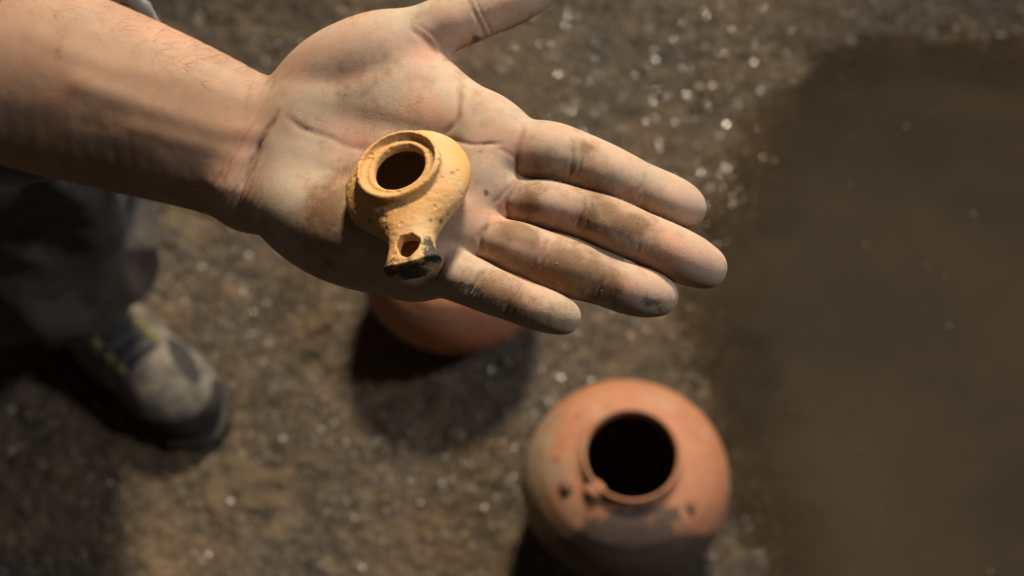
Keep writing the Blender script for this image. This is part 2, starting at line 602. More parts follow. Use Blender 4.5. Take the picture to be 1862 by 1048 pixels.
# crumbled pale marl trodden into the floor in front of the shoe
chalk = np.zeros_like(fx)
for cx, cy, rx, ry in ((-0.305, 0.530, 0.034, 0.022), (-0.262, 0.528, 0.022, 0.012), (-0.325, 0.505, 0.014, 0.030),
                       (-0.285, 0.50, 0.02, 0.012), (-0.215, 0.80, 0.03, 0.05), (-0.225, 0.72, 0.02, 0.02)):
    chalk = np.maximum(chalk, np.exp(-(((fx - cx) / rx) ** 2 + ((fy - cy) / ry) ** 2) ** 1.5))
chalk = np.clip((chalk + 0.7 * noise(gp, 60, 31, 3) - 0.35) * 2.2, 0, 1) * (chalk > 0.04)
gz = gz + 0.005 * chalk
earth = link('ground', np.stack((fx, fy, gz), 1), gq, GROUND, attrs=dict(wet=wet, chalk=chalk))
earth['kind'] = 'structure'

wx, wy = np.arange(0.16, 3.2, 0.02), np.arange(-1.9, 1.45, 0.02)
wx = axis(0.1, 3.3, 0.14, 0.76, 0.006, 0.15)
wy = axis(-1.9, 1.5, 0.2, 1.3, 0.006, 0.15)
WX, WY = np.meshgrid(wx, wy, indexing='ij')
ux, uy = WX.ravel(), WY.ravel()
dep = WATER_Z - ground_z(ux, uy, False)
wi = np.arange(len(ux)).reshape(WX.shape)
wq = np.stack((wi[:-1, :-1], wi[1:, :-1], wi[1:, 1:], wi[:-1, 1:]), -1).reshape(-1, 4)
keep = (dep[wq] > -0.006).any(1)
wv, wf, wa = subset(np.stack((ux, uy, np.full_like(ux, WATER_Z)), 1), wq, keep, dict(depth=np.clip(dep / 0.019, 0, 1)))
puddle = link('puddle_water', wv, wf, WATER, attrs=wa)
puddle['kind'] = 'structure'

# grit and small stones
rng = np.random.default_rng(7)


def ico():
    t = (1 + 5 ** 0.5) / 2
    v = np.array([(-1, t, 0), (1, t, 0), (-1, -t, 0), (1, -t, 0), (0, -1, t), (0, 1, t), (0, -1, -t), (0, 1, -t),
                  (t, 0, -1), (t, 0, 1), (-t, 0, -1), (-t, 0, 1)], float)
    f = np.array([(0, 11, 5), (0, 5, 1), (0, 1, 7), (0, 7, 10), (0, 10, 11), (1, 5, 9), (5, 11, 4), (11, 10, 2), (10, 7, 6),
                  (7, 1, 8), (3, 9, 4), (3, 4, 2), (3, 2, 6), (3, 6, 8), (3, 8, 9), (4, 9, 5), (2, 4, 11), (6, 2, 10),
                  (8, 6, 7), (9, 8, 1)])
    return v / np.linalg.norm(v[0]), f


IV, IF = ico()


def scatter(n, xr, yr, rmin, rmax, power, mask, seed):
    r_ = np.random.default_rng(seed)
    x, y = r_.uniform(*xr, n), r_.uniform(*yr, n)
    k = mask(x, y, r_)
    x, y = x[k], y[k]
    rad = rmin * (rmax / rmin) ** (r_.random(len(x)) ** power)
    return x, y, rad


def stones(xs, ys, zs, rad, seed, flat=0.65):
    r_ = np.random.default_rng(seed)
    n = len(xs)
    v = np.repeat(IV[None], n, 0) * (1 + 0.28 * r_.standard_normal((n, 12, 1)).clip(-1.5, 1.5))
    v = v * r_.uniform(0.7, 1.25, (n, 1, 3)) * np.array((1, 1, flat))
    a = r_.uniform(0, 6.283, n)
    c, s = np.cos(a)[:, None], np.sin(a)[:, None]
    x, y = v[..., 0] * c - v[..., 1] * s, v[..., 0] * s + v[..., 1] * c
    v = np.stack((x, y, v[..., 2]), -1) * rad[:, None, None] + np.stack((xs, ys, zs), 1)[:, None]
    f = IF[None] + 12 * np.arange(n)[:, None, None]
    return v.reshape(-1, 3), f.reshape(-1, 3)


def grit_mask(x, y, r_):
    p = np.stack((x, y, 0 * x), 1)
    dense = 0.45 + 0.6 * noise(p, 6, 41, 3) + np.clip((y - 0.85) * 1.4, 0, 0.5)
    shore = puddle_side(x, y)
    dense = dense * np.clip((-shore - 0.005) / 0.07, 0, 1) + 0.05 * np.exp(-(shore / 0.04) ** 2)
    return r_.random(len(x)) < dense


sx, sy, sr = scatter(34000, (-0.75, 0.75), (0.2, 1.36), 0.0010, 0.0052, 2.6, grit_mask, 3)
sv, sf = stones(sx, sy, ground_z(sx, sy) - sr * 0.10, sr, 5)
grit = link('wet_grit', sv, sf, GRAVEL, smooth=False)
grit['kind'] = 'stuff'
grit['label'] = 'coarse wet grit scattered over the brown earth floor'
grit['category'] = 'grit'

# glossy flakes added to make lamp glints on the mud, each a low dome
r_ = np.random.default_rng(77)
wx1, wy1 = np.concatenate((r_.normal(0.15, 0.14, 2000), r_.uniform(-0.7, 0.5, 60))), np.concatenate((r_.normal(0.99, 0.15, 2000), r_.uniform(0.3, 1.3, 60)))
k1 = (puddle_side(wx1, wy1) < 0.015) & (noise(np.stack((wx1, wy1, 0 * wx1), 1), 7, 55, 3) + r_.uniform(-0.3, 0.6, len(wx1)) > 0)
wx1, wy1 = wx1[k1], wy1[k1]
nf, sg = len(wx1), 7
rad1 = 0.00058 * (2.7 ** r_.random(nf)) * (1 + 0.6 * (r_.random(nf) > 0.93))
t_ = r_.normal(0, 0.075, (nf, 2))
fv1, ff1 = np.zeros((nf, 2 * sg + 1, 3)), []
for k in range(sg):
    a_ = 2 * math.pi * k / sg
    w_ = rad1 * r_.uniform(0.75, 1.2, nf)
    for j, (q_, h_) in enumerate(((0.78, -0.012), (1.0, -0.45))):
        ox, oy = w_ * q_ * math.cos(a_), w_ * q_ * math.sin(a_)
        fv1[:, 1 + j * sg + k] = np.stack((ox, oy, h_ * rad1 + ox * t_[:, 0] + oy * t_[:, 1]), 1)
    n_ = (k + 1) % sg
    ff1 += [(0, 1 + k, 1 + n_), (1 + k, 1 + sg + k, 1 + sg + n_), (1 + k, 1 + sg + n_, 1 + n_)]
fv1 += np.stack((wx1, wy1, ground_z(wx1, wy1) + 0.0008 + 0.3 * rad1), 1)[:, None]
ff1 = (np.array(ff1)[None] + (2 * sg + 1) * np.arange(nf)[:, None, None]).reshape(-1, 3)
FLK = Mat('glint_flake')
FLK.set(col=FLK.mix(FLK.noise(300, 3), (0.09, 0.068, 0.044), (0.17, 0.132, 0.088)), rough=0.17, spec=0.6)
flakes = link('glint_flakes', fv1.reshape(-1, 3), ff1, FLK.m, smooth=False)
flakes['kind'] = 'stuff'
flakes['label'] = 'small glossy flakes added to give the mud above the hand its glints'
flakes['category'] = 'flakes'

# specks floating on the puddle
fx2 = rng.uniform(0.30, 0.72, 34)
fy2 = rng.uniform(0.30, 1.12, 34)
ok = puddle_side(fx2, fy2) > 0.035
fr = rng.uniform(0.0007, 0.0019, ok.sum())
fv, ff = stones(fx2[ok], fy2[ok], np.full(ok.sum(), WATER_Z + 0.0004), fr, 9, 0.5)
speck = link('floating_specks', fv, ff, mat_plain('pale_chaff', (0.34, 0.29, 0.21), (0.24, 0.19, 0.13), 0.6))
speck['kind'] = 'stuff'
speck['label'] = 'tiny pale specks floating on the muddy puddle'
speck['category'] = 'specks'

# ------------------------------------------------------------------ clay jars


INSIDE = mat_plain('dark_inside', (0.115, 0.065, 0.042), (0.06, 0.038, 0.026), 0.8)  # inner wall of the jars, darker and browner than the outer clay


def lathe_jar(name, loc, label, mat, profile, n=112, seed=0, stains=None, rim_from=None, spin=0.0):
    """profile: (radius, height) from the foot over the shoulder and lip to the inside"""
    root = empty(name, loc, label, 'jar')
    pr = np.array(profile)
    t = np.concatenate(([0], np.cumsum(np.linalg.norm(np.diff(pr, axis=0), axis=1))))
    # Catmull-Rom resample
    m = 150
    ts = np.linspace(0, t[-1], m)
    out = []
    for a in ts:
        i = int(np.clip(np.searchsorted(t, a) - 1, 0, len(t) - 2))
        u = (a - t[i]) / (t[i + 1] - t[i])
        p0, p1, p2, p3 = pr[max(i - 1, 0)], pr[i], pr[i + 1], pr[min(i + 2, len(t) - 1)]
        out.append(0.5 * ((2 * p1) + (-p0 + p2) * u + (2 * p0 - 5 * p1 + 4 * p2 - p3) * u * u + (-p0 + 3 * p1 - 3 * p2 + p3) * u ** 3))
    pr2 = np.array(out)
    pr2[:, 0] = np.maximum(pr2[:, 0], 0.0005)
    an = np.arange(n) * 2 * math.pi / n
    RR, AA = np.meshgrid(pr2[:, 0], an, indexing='ij')
    ZZ = np.repeat(pr2[:, 1][:, None], n, 1)
    v = np.stack((RR * np.cos(AA), RR * np.sin(AA), ZZ), -1).reshape(-1, 3)
    w = 1 + 0.010 * noise(v, 9, seed + 1, 2)
    ring = 0.0003 * np.sin(v[:, 2] * 520 + 2.0 * noise(v, 6, seed))
    v[:, :2] *= w[:, None] * (1 + (ring / 0.1))[:, None]
    v[:, 2] += 0.0016 * noise(v, 14, seed + 3, 2) * (v[:, 2] > 0.01)
    idx = np.arange(m * n).reshape(m, n)
    q = np.stack((idx[:-1], np.roll(idx, -1, 1)[:-1], np.roll(idx, -1, 1)[1:], idx[1:]), -1).reshape(-1, 4)
    row = np.repeat(np.arange(m - 1), n)
    attrs = {k: f(v) for k, f in (stains or {}).items()}
    top = int(np.argmax(pr2[:, 1]))
    lip = (row >= top - 13) & (row <= top + 9)
    inner = row > top + 9
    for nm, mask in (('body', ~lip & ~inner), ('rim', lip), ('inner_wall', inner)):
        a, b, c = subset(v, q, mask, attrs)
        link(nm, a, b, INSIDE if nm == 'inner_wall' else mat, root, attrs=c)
    return root


def patch(c, r, p=1.0):
    c, r = np.array(c), np.array(r)
    return lambda v: np.exp(-(np.sum(((v - c) / r) ** 2, axis=1)) ** p)


JAR_PROFILE = [(0.0, 0.002), (0.035, 0.002), (0.058, 0.006), (0.082, 0.028), (0.100, 0.062), (0.107, 0.095), (0.102, 0.126),
               (0.086, 0.150), (0.068, 0.1625), (0.0555, 0.1675), (0.0500, 0.1705), (0.0485, 0.1745), (0.0490, 0.1785), (0.0482, 0.1803), (0.0465, 0.1798),
               (0.0448, 0.177), (0.0442, 0.171), (0.047, 0.1640), (0.066, 0.156), (0.088, 0.137), (0.097, 0.110), (0.096, 0.09), (0.088, 0.06), (0.06, 0.022), (0.0, 0.014)]


def ray(px, py, z):
    """where the line through a picture point meets the level z: used to read the floor plan off the photograph"""
    d = R3 @ np.array(((px - 931) / 2586, (524 - py) / 2586, -1.0))
    return CAM + d * ((z - CAM[2]) / d[2])


J1 = ray(1137, 880, 0.095)
g1 = float(ground_z(np.array([J1[0]]), np.array([J1[1]]), False)[0])
JAR1 = mat_jar('terracotta_near', (('pale', (0.31, 0.235, 0.155), 0.25, 0.75, 0.9), ('char', (0.075, 0.060, 0.052), 0.24, 0.52, 0.93)))


def both(*fs):
    return lambda v: np.max([f(v) for f in fs], axis=0)


jar = lathe_jar('clay_jar', (J1[0], J1[1], g1 - 0.002), 'round terracotta jar with a wide open mouth and dark scorched front beside the puddle', JAR1,
                JAR_PROFILE, seed=3, stains=dict(
                    pale=both(patch((-0.098, 0.0, 0.12), (0.036, 0.075, 0.075)), patch((-0.06, -0.06, 0.125), (0.035, 0.04, 0.04))),
                    char=both(patch((-0.005, -0.100, 0.105), (0.080, 0.062, 0.105), 1.5), patch((0.065, -0.085, 0.10), (0.035, 0.035, 0.04), 1.5),
                              patch((-0.075, -0.075, 0.07), (0.03, 0.04, 0.05)))))


def stub(parent, loc, r, seed, mat, tip=None):
    """broken root of a handle: an uneven lump with a torn rough end"""
    n = 14
    vs, fs = [], []
    rows = 9
    for i in range(rows):
        t = i / (rows - 1)
        rr = r * (1.35 - 0.75 * t) if t < 0.75 else r * (0.79 - 2.2 * (t - 0.75))
        for k in range(n):
            a = 2 * math.pi * k / n
            vs.append((rr * math.cos(a), rr * 0.8 * math.sin(a), r * (1.25 * t - 0.5)))
    vs = np.array(vs)
    vs += r * 0.16 * np.stack([noise(vs + seed, 1.7 / r, seed + i, 2) for i in range(3)], 1)
    fs = [(i * n + k, i * n + (k + 1) % n, (i + 1) * n + (k + 1) % n, (i + 1) * n + k) for i in range(rows - 1) for k in range(n)]
    fs.append(tuple((rows - 1) * n + k for k in range(n)))
    up = Vector((loc[0], loc[1], max(loc[2] - 0.10, 0.02))).normalized()
    rot = np.array(up.to_track_quat('Z', 'Y').to_matrix())
    o = link('handle_stub', vs @ rot.T + np.array(loc), [tuple(f) for f in fs], mat, parent)
    return o


STUB = mat_plain('torn_clay', (0.20, 0.10, 0.055), (0.06, 0.04, 0.028), 0.85, 120, 0.002)
stub(jar, (-0.064, -0.028, 0.161), 0.0085, 2, STUB)
stub(jar, (0.057, -0.046, 0.157), 0.0075, 5, STUB)
stub(jar, (-0.039, -0.036, 0.170), 0.0105, 8, JAR1)

J2 = ray(826, 480, 0.09)
JAR2 = mat_jar('terracotta_far', (('pale', (0.33, 0.225, 0.13), 0.6, 0.9, 0.6),))
prof2 = [(r * 0.99, z * 0.97) for r, z in JAR_PROFILE]
lathe_jar('clay_jar', (J2[0], J2[1], float(ground_z(np.array([J2[0]]), np.array([J2[1]]), False)[0]) - 0.002),
          'terracotta jar half hidden below the open hand', JAR2, prof2, seed=23,
          stains=dict(pale=patch((0.02, 0.08, 0.10), (0.05, 0.05, 0.05))))

# ------------------------------------------------------------------ the person: bare forearm and open hand, clothes, shoes
PB = np.array((-0.60, 0.62, 0.0))
person = empty('person', PB, 'person in dark trousers holding out an open dusty left hand, palm up', 'person')

# the hand is modelled in millimetres in its own frame: x along the fingers, y towards the thumb, z out of the palm.
# joints were measured on the photograph's chart of the palm (c) at the hand's real distance of 520 mm.
FD, DD = 2586.0, 520.0


def c(px, py, z):
    z = z + 0.24 * (py - 330) / 5.0
    s = (DD - z) / FD
    return np.array(((px - 931) * s, (524 - py) * s, z))


def cr(px, py, r, z):
    p = c(px, py, z)
    return p, r * (DD - p[2]) / FD


def hand_world(v):
    return CAM + (np.asarray(v) * 0.001 + np.array((0, 0, -DD * 0.001))) @ R3.T


HF = Field((-305, -66, -126), (100, 154, 42), 0.68)


def chain(F, pts, flat=1.0, k=0.0, sub=5):
    """tapering limb through the joints, its axis and radius splined"""
    P = np.array([np.append(*cr(*p)) for p in pts])
    out = [P[0]]
    for i in range(len(P) - 1):
        p0, p1, p2, p3 = P[max(i - 1, 0)], P[i], P[i + 1], P[min(i + 2, len(P) - 1)]
        for s in range(1, sub + 1):
            u = s / sub
            out.append(0.5 * ((2 * p1) + (-p0 + p2) * u + (2 * p0 - 5 * p1 + 4 * p2 - p3) * u * u + (-p0 + 3 * p1 - 3 * p2 + p3) * u ** 3))
    for a, b in zip(out[:-1], out[1:]):
        HF.cone(F, a[:3], b[:3], a[3], b[3], k, flat)


# palm and forearm
P = HF.new()
chain(P, [(-640, -150, 215, -100), (-400, -55, 205, -92), (-150, 50, 192, -80), (60, 133, 178, -66), (230, 190, 162, -55), (370, 240, 144, -43), (470, 283, 128, -36), (540, 300, 112, -31)],
      flat=0.64)
# wrist: two bone sides
HF.cone(P, *[c(470, 226, -37), c(560, 215, -30)], 13.0, 13.0, 10)
HF.cone(P, *[c(455, 352, -33), c(560, 372, -25)], 13.0, 14.0, 10)
# metacarpal rays
for pts in ([(560, 215, 62, -28), (700, 215, 66, -19), (810, 228, 66, -12), (905, 258, 58, -4)],
            [(550, 270, 66, -28), (700, 295, 66, -20), (820, 328, 60, -11), (885, 350, 48, -4)],
            [(545, 320, 66, -27), (700, 360, 64, -17), (790, 392, 56, -9), (845, 417, 46, -2)],
            [(540, 372, 66, -25), (660, 420, 68, -17), (720, 450, 56, -10), (775, 482, 48, -3)]):
    chain(P, pts, k=9)
# heel of the hand and the ball of the thumb
chain(P, [(545, 385, 62, -24), (610, 415, 74, -18), (680, 437, 72, -13), (750, 470, 54, -6)], k=8)
HF.ball(P, c(645, 180, -21), (28, 20, 12.5), math.radians(14), 9)
HF.ball(P, c(745, 165, -12), (19, 16, 12.5), math.radians(-12), 9)
chain(P, [(560, 165, 50, -30), (620, 128, 60, -22), (700, 95, 60, -15)], k=8)
# fleshy pads under the finger roots
HF.ball(P, c(885, 290, 3), (9, 9, 7), 0, 7)
HF.ball(P, c(868, 350, 4), (8, 8, 6.5), 0, 6)
HF.ball(P, c(835, 415, 4), (9, 8, 6.5), 0, 6)

FINGERS = dict(
    index=[(905, 258, 50, -4), (948, 272, 54, 0), (1000, 278, 56, 3), (1052, 293, 52, 4.5), (1100, 313, 50.5, 5), (1160, 339, 45.5, 5), (1205, 359, 45.5, 4.5), (1234, 372, 43, 4), (1250, 379, 34, 3.5)],
    middle=[(890, 352, 44, -3), (945, 367, 41, 1.5), (995, 373, 44.5, 5), (1056, 389, 43.5, 7), (1110, 408, 47, 8), (1165, 432, 46, 8), (1215, 455, 47.5, 7.5), (1255, 474, 46, 6.5), (1284, 487, 38, 5.5)],
    ring=[(850, 425, 40, 0), (895, 437, 40, 4), (935, 449, 46, 6), (985, 467, 48, 7), (1040, 490, 51, 7.5), (1097, 510, 45.5, 7.5), (1140, 525, 45.5, 7.5), (1175, 534, 43, 7), (1198, 539, 35, 6.5)],
    little=[(770, 482, 42, -3), (810, 497, 44, 3), (850, 510, 45, 8), (892, 529, 42, 11), (930, 544, 39.5, 13), (975, 560, 39.5, 14.5), (1008, 571, 36, 15), (1026, 577, 31, 15)])
THUMB = [(640, 128, 56, -20), (720, 88, 57, -14), (800, 48, 50, -11), (835, 34, 51, -11), (872, 20, 49, -12), (915, 2, 50.5, -14), (955, -16, 47, -16), (985, -30, 38, -18)]
G = P.copy()
for pts, kk in [(f, 5.0) for f in FINGERS.values()] + [(THUMB, 8.0)]:
    F = HF.new()
    chain(F, pts, k=0.6)
    J_ = np.array([np.append(*cr(*p)) for p in pts])
    sl, _, _, _ = HF.window(J_[:, :3].min(0) - 26, J_[:, :3].max(0) + 26)
    G[sl] = np.minimum(G[sl], smin(P[sl], F[sl], kk))
# web of skin between thumb and index
web = HF.new()
HF.cone(web, c(760, 130, -15), c(850, 215, -9), 8.5, 9, 0)
HF.cone(web, c(700, 160, -16), c(860, 232, -10), 10, 9, 3)
G = smin(G, web, 5)
hv, hq = biggest(*HF.mesh(G))
hv = relax(hv, hq, 3, 0.45)
smoother = relax(hv, hq, 18, 0.85)
wgt = np.clip((430 - (931 + hv[:, 0] * FD / (DD - hv[:, 2]))) / 90.0, 0, 1)[:, None]
hv = hv * (1 - wgt) + smoother * wgt
hn = vert_normals(hv, hq)
cs = FD / (DD - hv[:, 2])
chart = np.stack((931 + hv[:, 0] * cs, 524 - hv[:, 1] * cs), 1)       # palm chart of every vertex
facing = np.clip(hn[:, 2] * 1.6 + 0.1, 0, 1)


def line_d(pts, ch=None, taper=False):
    ch = chart if ch is None else ch
    best = np.full(len(ch), 1e9)
    along_ = np.zeros(len(ch))
    for i_, (a, b) in enumerate(zip(pts[:-1], pts[1:])):
        a, b = np.array(a, float), np.array(b, float)
        t = np.clip(((ch - a) @ (b - a)) / ((b - a) @ (b - a)), 0, 1)
        dd = np.linalg.norm(ch - a - t[:, None] * (b - a), axis=1)
        along_ = np.where(dd < best, (i_ + t) / (len(pts) - 1), along_)
        best = np.minimum(best, dd)
    if taper:
        return best / 5.0, np.clip(np.minimum(along_, 1 - along_) / 0.22, 0, 1)
    return best / 5.0                                                   # mm


def smooth_line(pts, n=6):
    P_ = [np.array(p, float) for p in pts]
    out = [P_[0]]
    for i in range(len(P_) - 1):
        p0, p1, p2, p3 = P_[max(i - 1, 0)], P_[i], P_[i + 1], P_[min(i + 2, len(P_) - 1)]
        for s in range(1, n + 1):
            u = s / n
            out.append(0.5 * ((2 * p1) + (-p0 + p2) * u + (2 * p0 - 5 * p1 + 4 * p2 - p3) * u * u + (-p0 + 3 * p1 - 3 * p2 + p3) * u ** 3))
    return out


CREASES = [  # points on the palm chart, half width mm, depth mm
    ([(508, 196), (493, 232), (466, 285), (444, 335), (430, 385)], 1.0, 0.9),
    ([(497, 214), (480, 250), (452, 300), (437, 345)], 0.8, 0.9),
    ([(470, 215), (440, 262), (412, 310), (398, 360)], 0.9, 0.35),
    ([(440, 240), (405, 300), (385, 350)], 0.9, 0.22),
    ([(520, 200), (528, 218), (552, 233), (600, 252), (650, 270), (700, 282)], 1.6, 0.38),
    ([(836, 140), (835, 185), (829, 222), (805, 246)], 1.5, 0.9),
    ([(918, 262), (890, 262), (855, 262), (825, 256), (800, 248)], 0.9, 0.4),
    ([(945, 325), (920, 348), (895, 372)], 1.0, 0.45),
    ([(948, 300), (930, 282), (905, 270)], 0.9, 0.3),
    ([(952, 222), (944, 262), (938, 300), (946, 330)], 1.2, 0.85),
    ([(938, 338), (922, 372), (930, 402)], 1.2, 0.9),
    ([(888, 405), (872, 435), (880, 462)], 1.2, 0.9),
    ([(815, 462), (800, 490), (790, 520)], 1.0, 0.5),
    ([(1044, 252), (1040, 290), (1033, 328)], 0.8, 0.65), ([(1060, 262), (1055, 295), (1050, 322)], 0.6, 0.35),
    ([(1174, 310), (1166, 335), (1155, 358)], 0.7, 0.5),
    ([(1066, 356), (1058, 385), (1046, 416)], 0.8, 0.65), ([(1079, 358), (1071, 390), (1060, 424)], 0.65, 0.5),
    ([(1178, 402), (1168, 430), (1156, 460)], 0.7, 0.5),
    ([(997, 428), (982, 462), (962, 492)], 0.8, 0.65), ([(1010, 434), (996, 466), (978, 496)], 0.6, 0.4), ([(980, 424), (966, 455), (952, 480)], 0.5, 0.3),
    ([(1112, 478), (1098, 510), (1084, 542)], 0.75, 0.55),
    ([(884, 486), (866, 508), (846, 542)], 0.8, 0.9), ([(894, 494), (878, 516), (862, 544)], 0.55, 0.4),
    ([(946, 514), (931, 545), (917, 574)], 0.75, 0.65), ([(952, 524), (940, 550), (929, 572)], 0.5, 0.3),
    ([(846, -20), (862, 25), (888, 78)], 0.9, 0.6), ([(858, -20), (874, 22), (898, 72)], 0.6, 0.4),
    ([(742, 48), (770, 72), (800, 104)], 1.6, 0.5), ([(752, 40), (790, 70), (815, 100)], 1.0, 0.3),
]
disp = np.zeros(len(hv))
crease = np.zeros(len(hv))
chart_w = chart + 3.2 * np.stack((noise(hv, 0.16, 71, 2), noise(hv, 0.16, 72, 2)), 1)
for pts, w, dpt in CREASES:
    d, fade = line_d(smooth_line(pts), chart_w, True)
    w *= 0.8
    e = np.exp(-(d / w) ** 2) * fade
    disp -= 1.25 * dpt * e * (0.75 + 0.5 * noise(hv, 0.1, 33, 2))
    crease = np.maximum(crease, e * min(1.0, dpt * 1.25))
# soft pads of flesh between the joints
for px, py, rx, ry, ang, hgt in ((998, 280, 34, 40, 15, .9), (1108, 315, 34, 34, 22, .9), (1218, 364, 36, 32, 24, 1.0), (1000, 374, 34, 30, 14, .9), (1116, 410, 34, 32, 23, 1.0),
                                 (1228, 460, 40, 34, 25, 1.1), (930, 446, 30, 30, 18, .9), (1046, 490, 36, 34, 22, 1.1), (1152, 528, 36, 32, 17, 1.1), (828, 502, 28, 32, 22, .8),
                                 (904, 533, 26, 28, 22, .7), (986, 564, 36, 28, 20, .9), (812, 42, 30, 32, -22, .8), (925, -4, 40, 36, -22, 1.0), (885, 300, 34, 32, 0, .8),
                                 (862, 372, 30, 28, 0, .7), (815, 432, 30, 28, 0, .6)):
    a_ = math.radians(ang)
    x_, y_ = chart[:, 0] - px, chart[:, 1] - py
    disp += hgt * np.exp(-(((x_ * math.cos(a_) + y_ * math.sin(a_)) / rx) ** 2 + ((-x_ * math.sin(a_) + y_ * math.cos(a_)) / ry) ** 2))
# tendons and veins under the skin of the forearm
for pts, w, hgt in (([(140, 150), (300, 205), (400, 235), (480, 245)], 4.2, 0.7), ([(250, 235), (360, 262), (450, 290)], 3.6, 0.4),
                    ([(60, 60), (200, 120), (330, 140), (450, 180)], 3.4, 0.3), ([(120, 240), (260, 270), (330, 320), (420, 345)], 3.0, 0.25)):
    disp += hgt * np.exp(-(line_d(smooth_line(pts)) / w) ** 2)
# small wrinkles that follow the wrist and knuckles, uneven flesh
wr = np.exp(-(line_d([(500, 180), (450, 300), (425, 380)]) / 7.0) ** 2)
ax_ = np.array((0.90, 0.43))
along = (chart @ ax_) / 5.0
disp -= 0.16 * wr * (0.5 + 0.5 * np.sin(along * 2.6 + 1.6 * noise(hv, 0.12, 5, 2)))
across = chart @ np.array((0.92, 0.38)) / 5.0
kn = np.zeros(len(hv))
for px, py in ((1050, 293), (1166, 335), (1062, 388), (1168, 432), (984, 463), (1098, 510), (870, 516), (932, 545), (870, 20)):
    kn = np.maximum(kn, np.exp(-(np.linalg.norm(chart - np.array((px, py)), axis=1) / 34) ** 2))
disp -= 0.24 * kn * (0.5 + 0.5 * np.sin(across * 3.4 + 2.2 * noise(hv, 0.25, 8, 2)))
disp += 0.35 * noise(hv, 0.05, 91, 2) + 0.05 * noise(hv, 0.25, 92, 2)
hv = hv + hn * (disp * facing)[:, None]


def blob(items):
    o = np.zeros(len(hv))
    for px, py, rx, ry, ang, s in items:
        a = math.radians(ang)
        x, y = chart[:, 0] - px, chart[:, 1] - py
        u, w = (x * math.cos(a) + y * math.sin(a)) / rx, (-x * math.sin(a) + y * math.cos(a)) / ry
        o = np.maximum(o, s * np.exp(-(u * u + w * w)))
    return o


wristline = 1 / (1 + np.exp(-((chart[:, 0] - 505) * 0.92 + (chart[:, 1] - 200) * 0.42) / 30.0))
palm_a = wristline * np.clip(hn[:, 2] * 2.2 + 0.9, 0, 1)
dust = np.clip(palm_a * 0.74 + blob([(580, 330, 90, 120, 0, .5), (880, 30, 90, 70, 0, .8), (870, 270, 60, 60, 0, .4), (1280, 480, 60, 60, 0, .5), (1220, 560, 40, 40, 0, .5),
                                    (1030, 585, 40, 40, 0, .6), (660, 170, 110, 60, 0, .3), (1110, 320, 150, 50, 22, .3)]), 0, 1)
flush = blob([(935, 300, 45, 50, 0, .7), (985, 560, 40, 25, 22, .9), (1130, 510, 40, 25, 20, .6), (1220, 450, 60, 25, 25, .7), (1060, 285, 70, 40, 20, .5), (1010, 380, 60, 30, 15, .6),
              (905, 375, 50, 40, 0, .7), (660, 255, 60, 25, 15, .8), (640, 130, 60, 40, 0, .5), (770, 180, 60, 50, 0, .5), (780, 90, 60, 30, 0, .6), (450, 280, 30, 110, 20, .4),
              (950, 460, 40, 30, 20, .4), (1180, 345, 60, 30, 22, .4), (1000, 30, 60, 40, 0, .4)])
dirt = blob([(950, 428, 36, 20, 15, .85), (1040, 480, 62, 34, 22, .75), (1085, 515, 40, 40, 0, .6), (1000, 500, 70, 16, 22, .8), (1152, 408, 34, 18, 10, .8), (1110, 385, 60, 14, 22, .5),
             (895, 525, 60, 22, 20, .5), (1065, 268, 22, 14, 0, .4), (1075, 390, 26, 40, 20, .5), (960, 375, 30, 40, 0, .35), (610, 380, 60, 60, 30, .45), (930, 540, 25, 30, 0, .45)])
grime = blob([(882, 350, 10, 9, 0, .85), (872, 272, 26, 16, 20, .55), (868, 527, 40, 13, 24, .75), (1182, 548, 30, 13, 15, .85), (1060, 532, 60, 10, 22, .6), (805, 110, 26, 12, -25, .4),
              (865, 72, 14, 12, 0, .7), (1060, 330, 30, 10, 10, .35), (745, 262, 20, 10, 0, .4), (560, 238, 30, 8, 30, .4)])
print('hand verts', len(hv))
arm = link('body', hand_world(hv) - PB, hq, SKIN, person,
           attrs=dict(palm=palm_a, dust=dust, flush=flush, dirt=dirt, grime=grime, crease=np.clip(crease, 0, 1) * facing))
arm['label'] = 'bare left forearm and open hand grey with clay dust'

# soil crumbs caught on the fingers
pick = np.flatnonzero((dirt > 0.45) & (hn[:, 2] > 0.55))
pick = rng.choice(pick, 45, replace=False)
cv, cf = stones(*hv[pick].T, rng.uniform(0.08, 0.36, 45), 13)
crumbs = link('soil_crumbs', hand_world(cv) - PB, cf, mat_plain('soil', (0.22, 0.14, 0.07), (0.40, 0.29, 0.16), 0.8, 400), person)
crumbs['kind'] = 'stuff'

# fine fair hair along both edges of the forearm
cand = np.flatnonzero((chart[:, 0] < 455) & (chart[:, 0] > -120) & (np.abs(hn[:, 1]) > 0.45) & (hn[:, 2] > -0.55))
cand = rng.choice(cand, 620, replace=False)
hairs_v, hairs_f = [], []
for i_, k in enumerate(cand):
    p0, n0 = hv[k], hn[k]
    ln_ = rng.uniform(5, 11)
    d0 = np.array((0.75, -0.30, 0.0)) + rng.normal(0, 0.28, 3)
    d0 = d0 - n0 * (d0 @ n0)
    d0 /= np.linalg.norm(d0)
    sd_ = np.cross(n0, d0)
    for j, t in enumerate((0, 0.35, 0.7, 1.0)):
        q_ = p0 + d0 * ln_ * t + n0 * (2.4 * math.sin(t * 2.2) - 0.3)
        w_ = 0.055 * (1 - 0.75 * t)
        for a_ in (0, 2.094, 4.189):
            hairs_v.append(q_ + (sd_ * math.cos(a_) + n0 * math.sin(a_)) * w_)
    b_ = i_ * 12
    for j in range(3):
        for e_ in range(3):
            hairs_f.append((b_ + j * 3 + e_, b_ + j * 3 + (e_ + 1) % 3, b_ + j * 3 + 3 + (e_ + 1) % 3, b_ + j * 3 + 3 + e_))
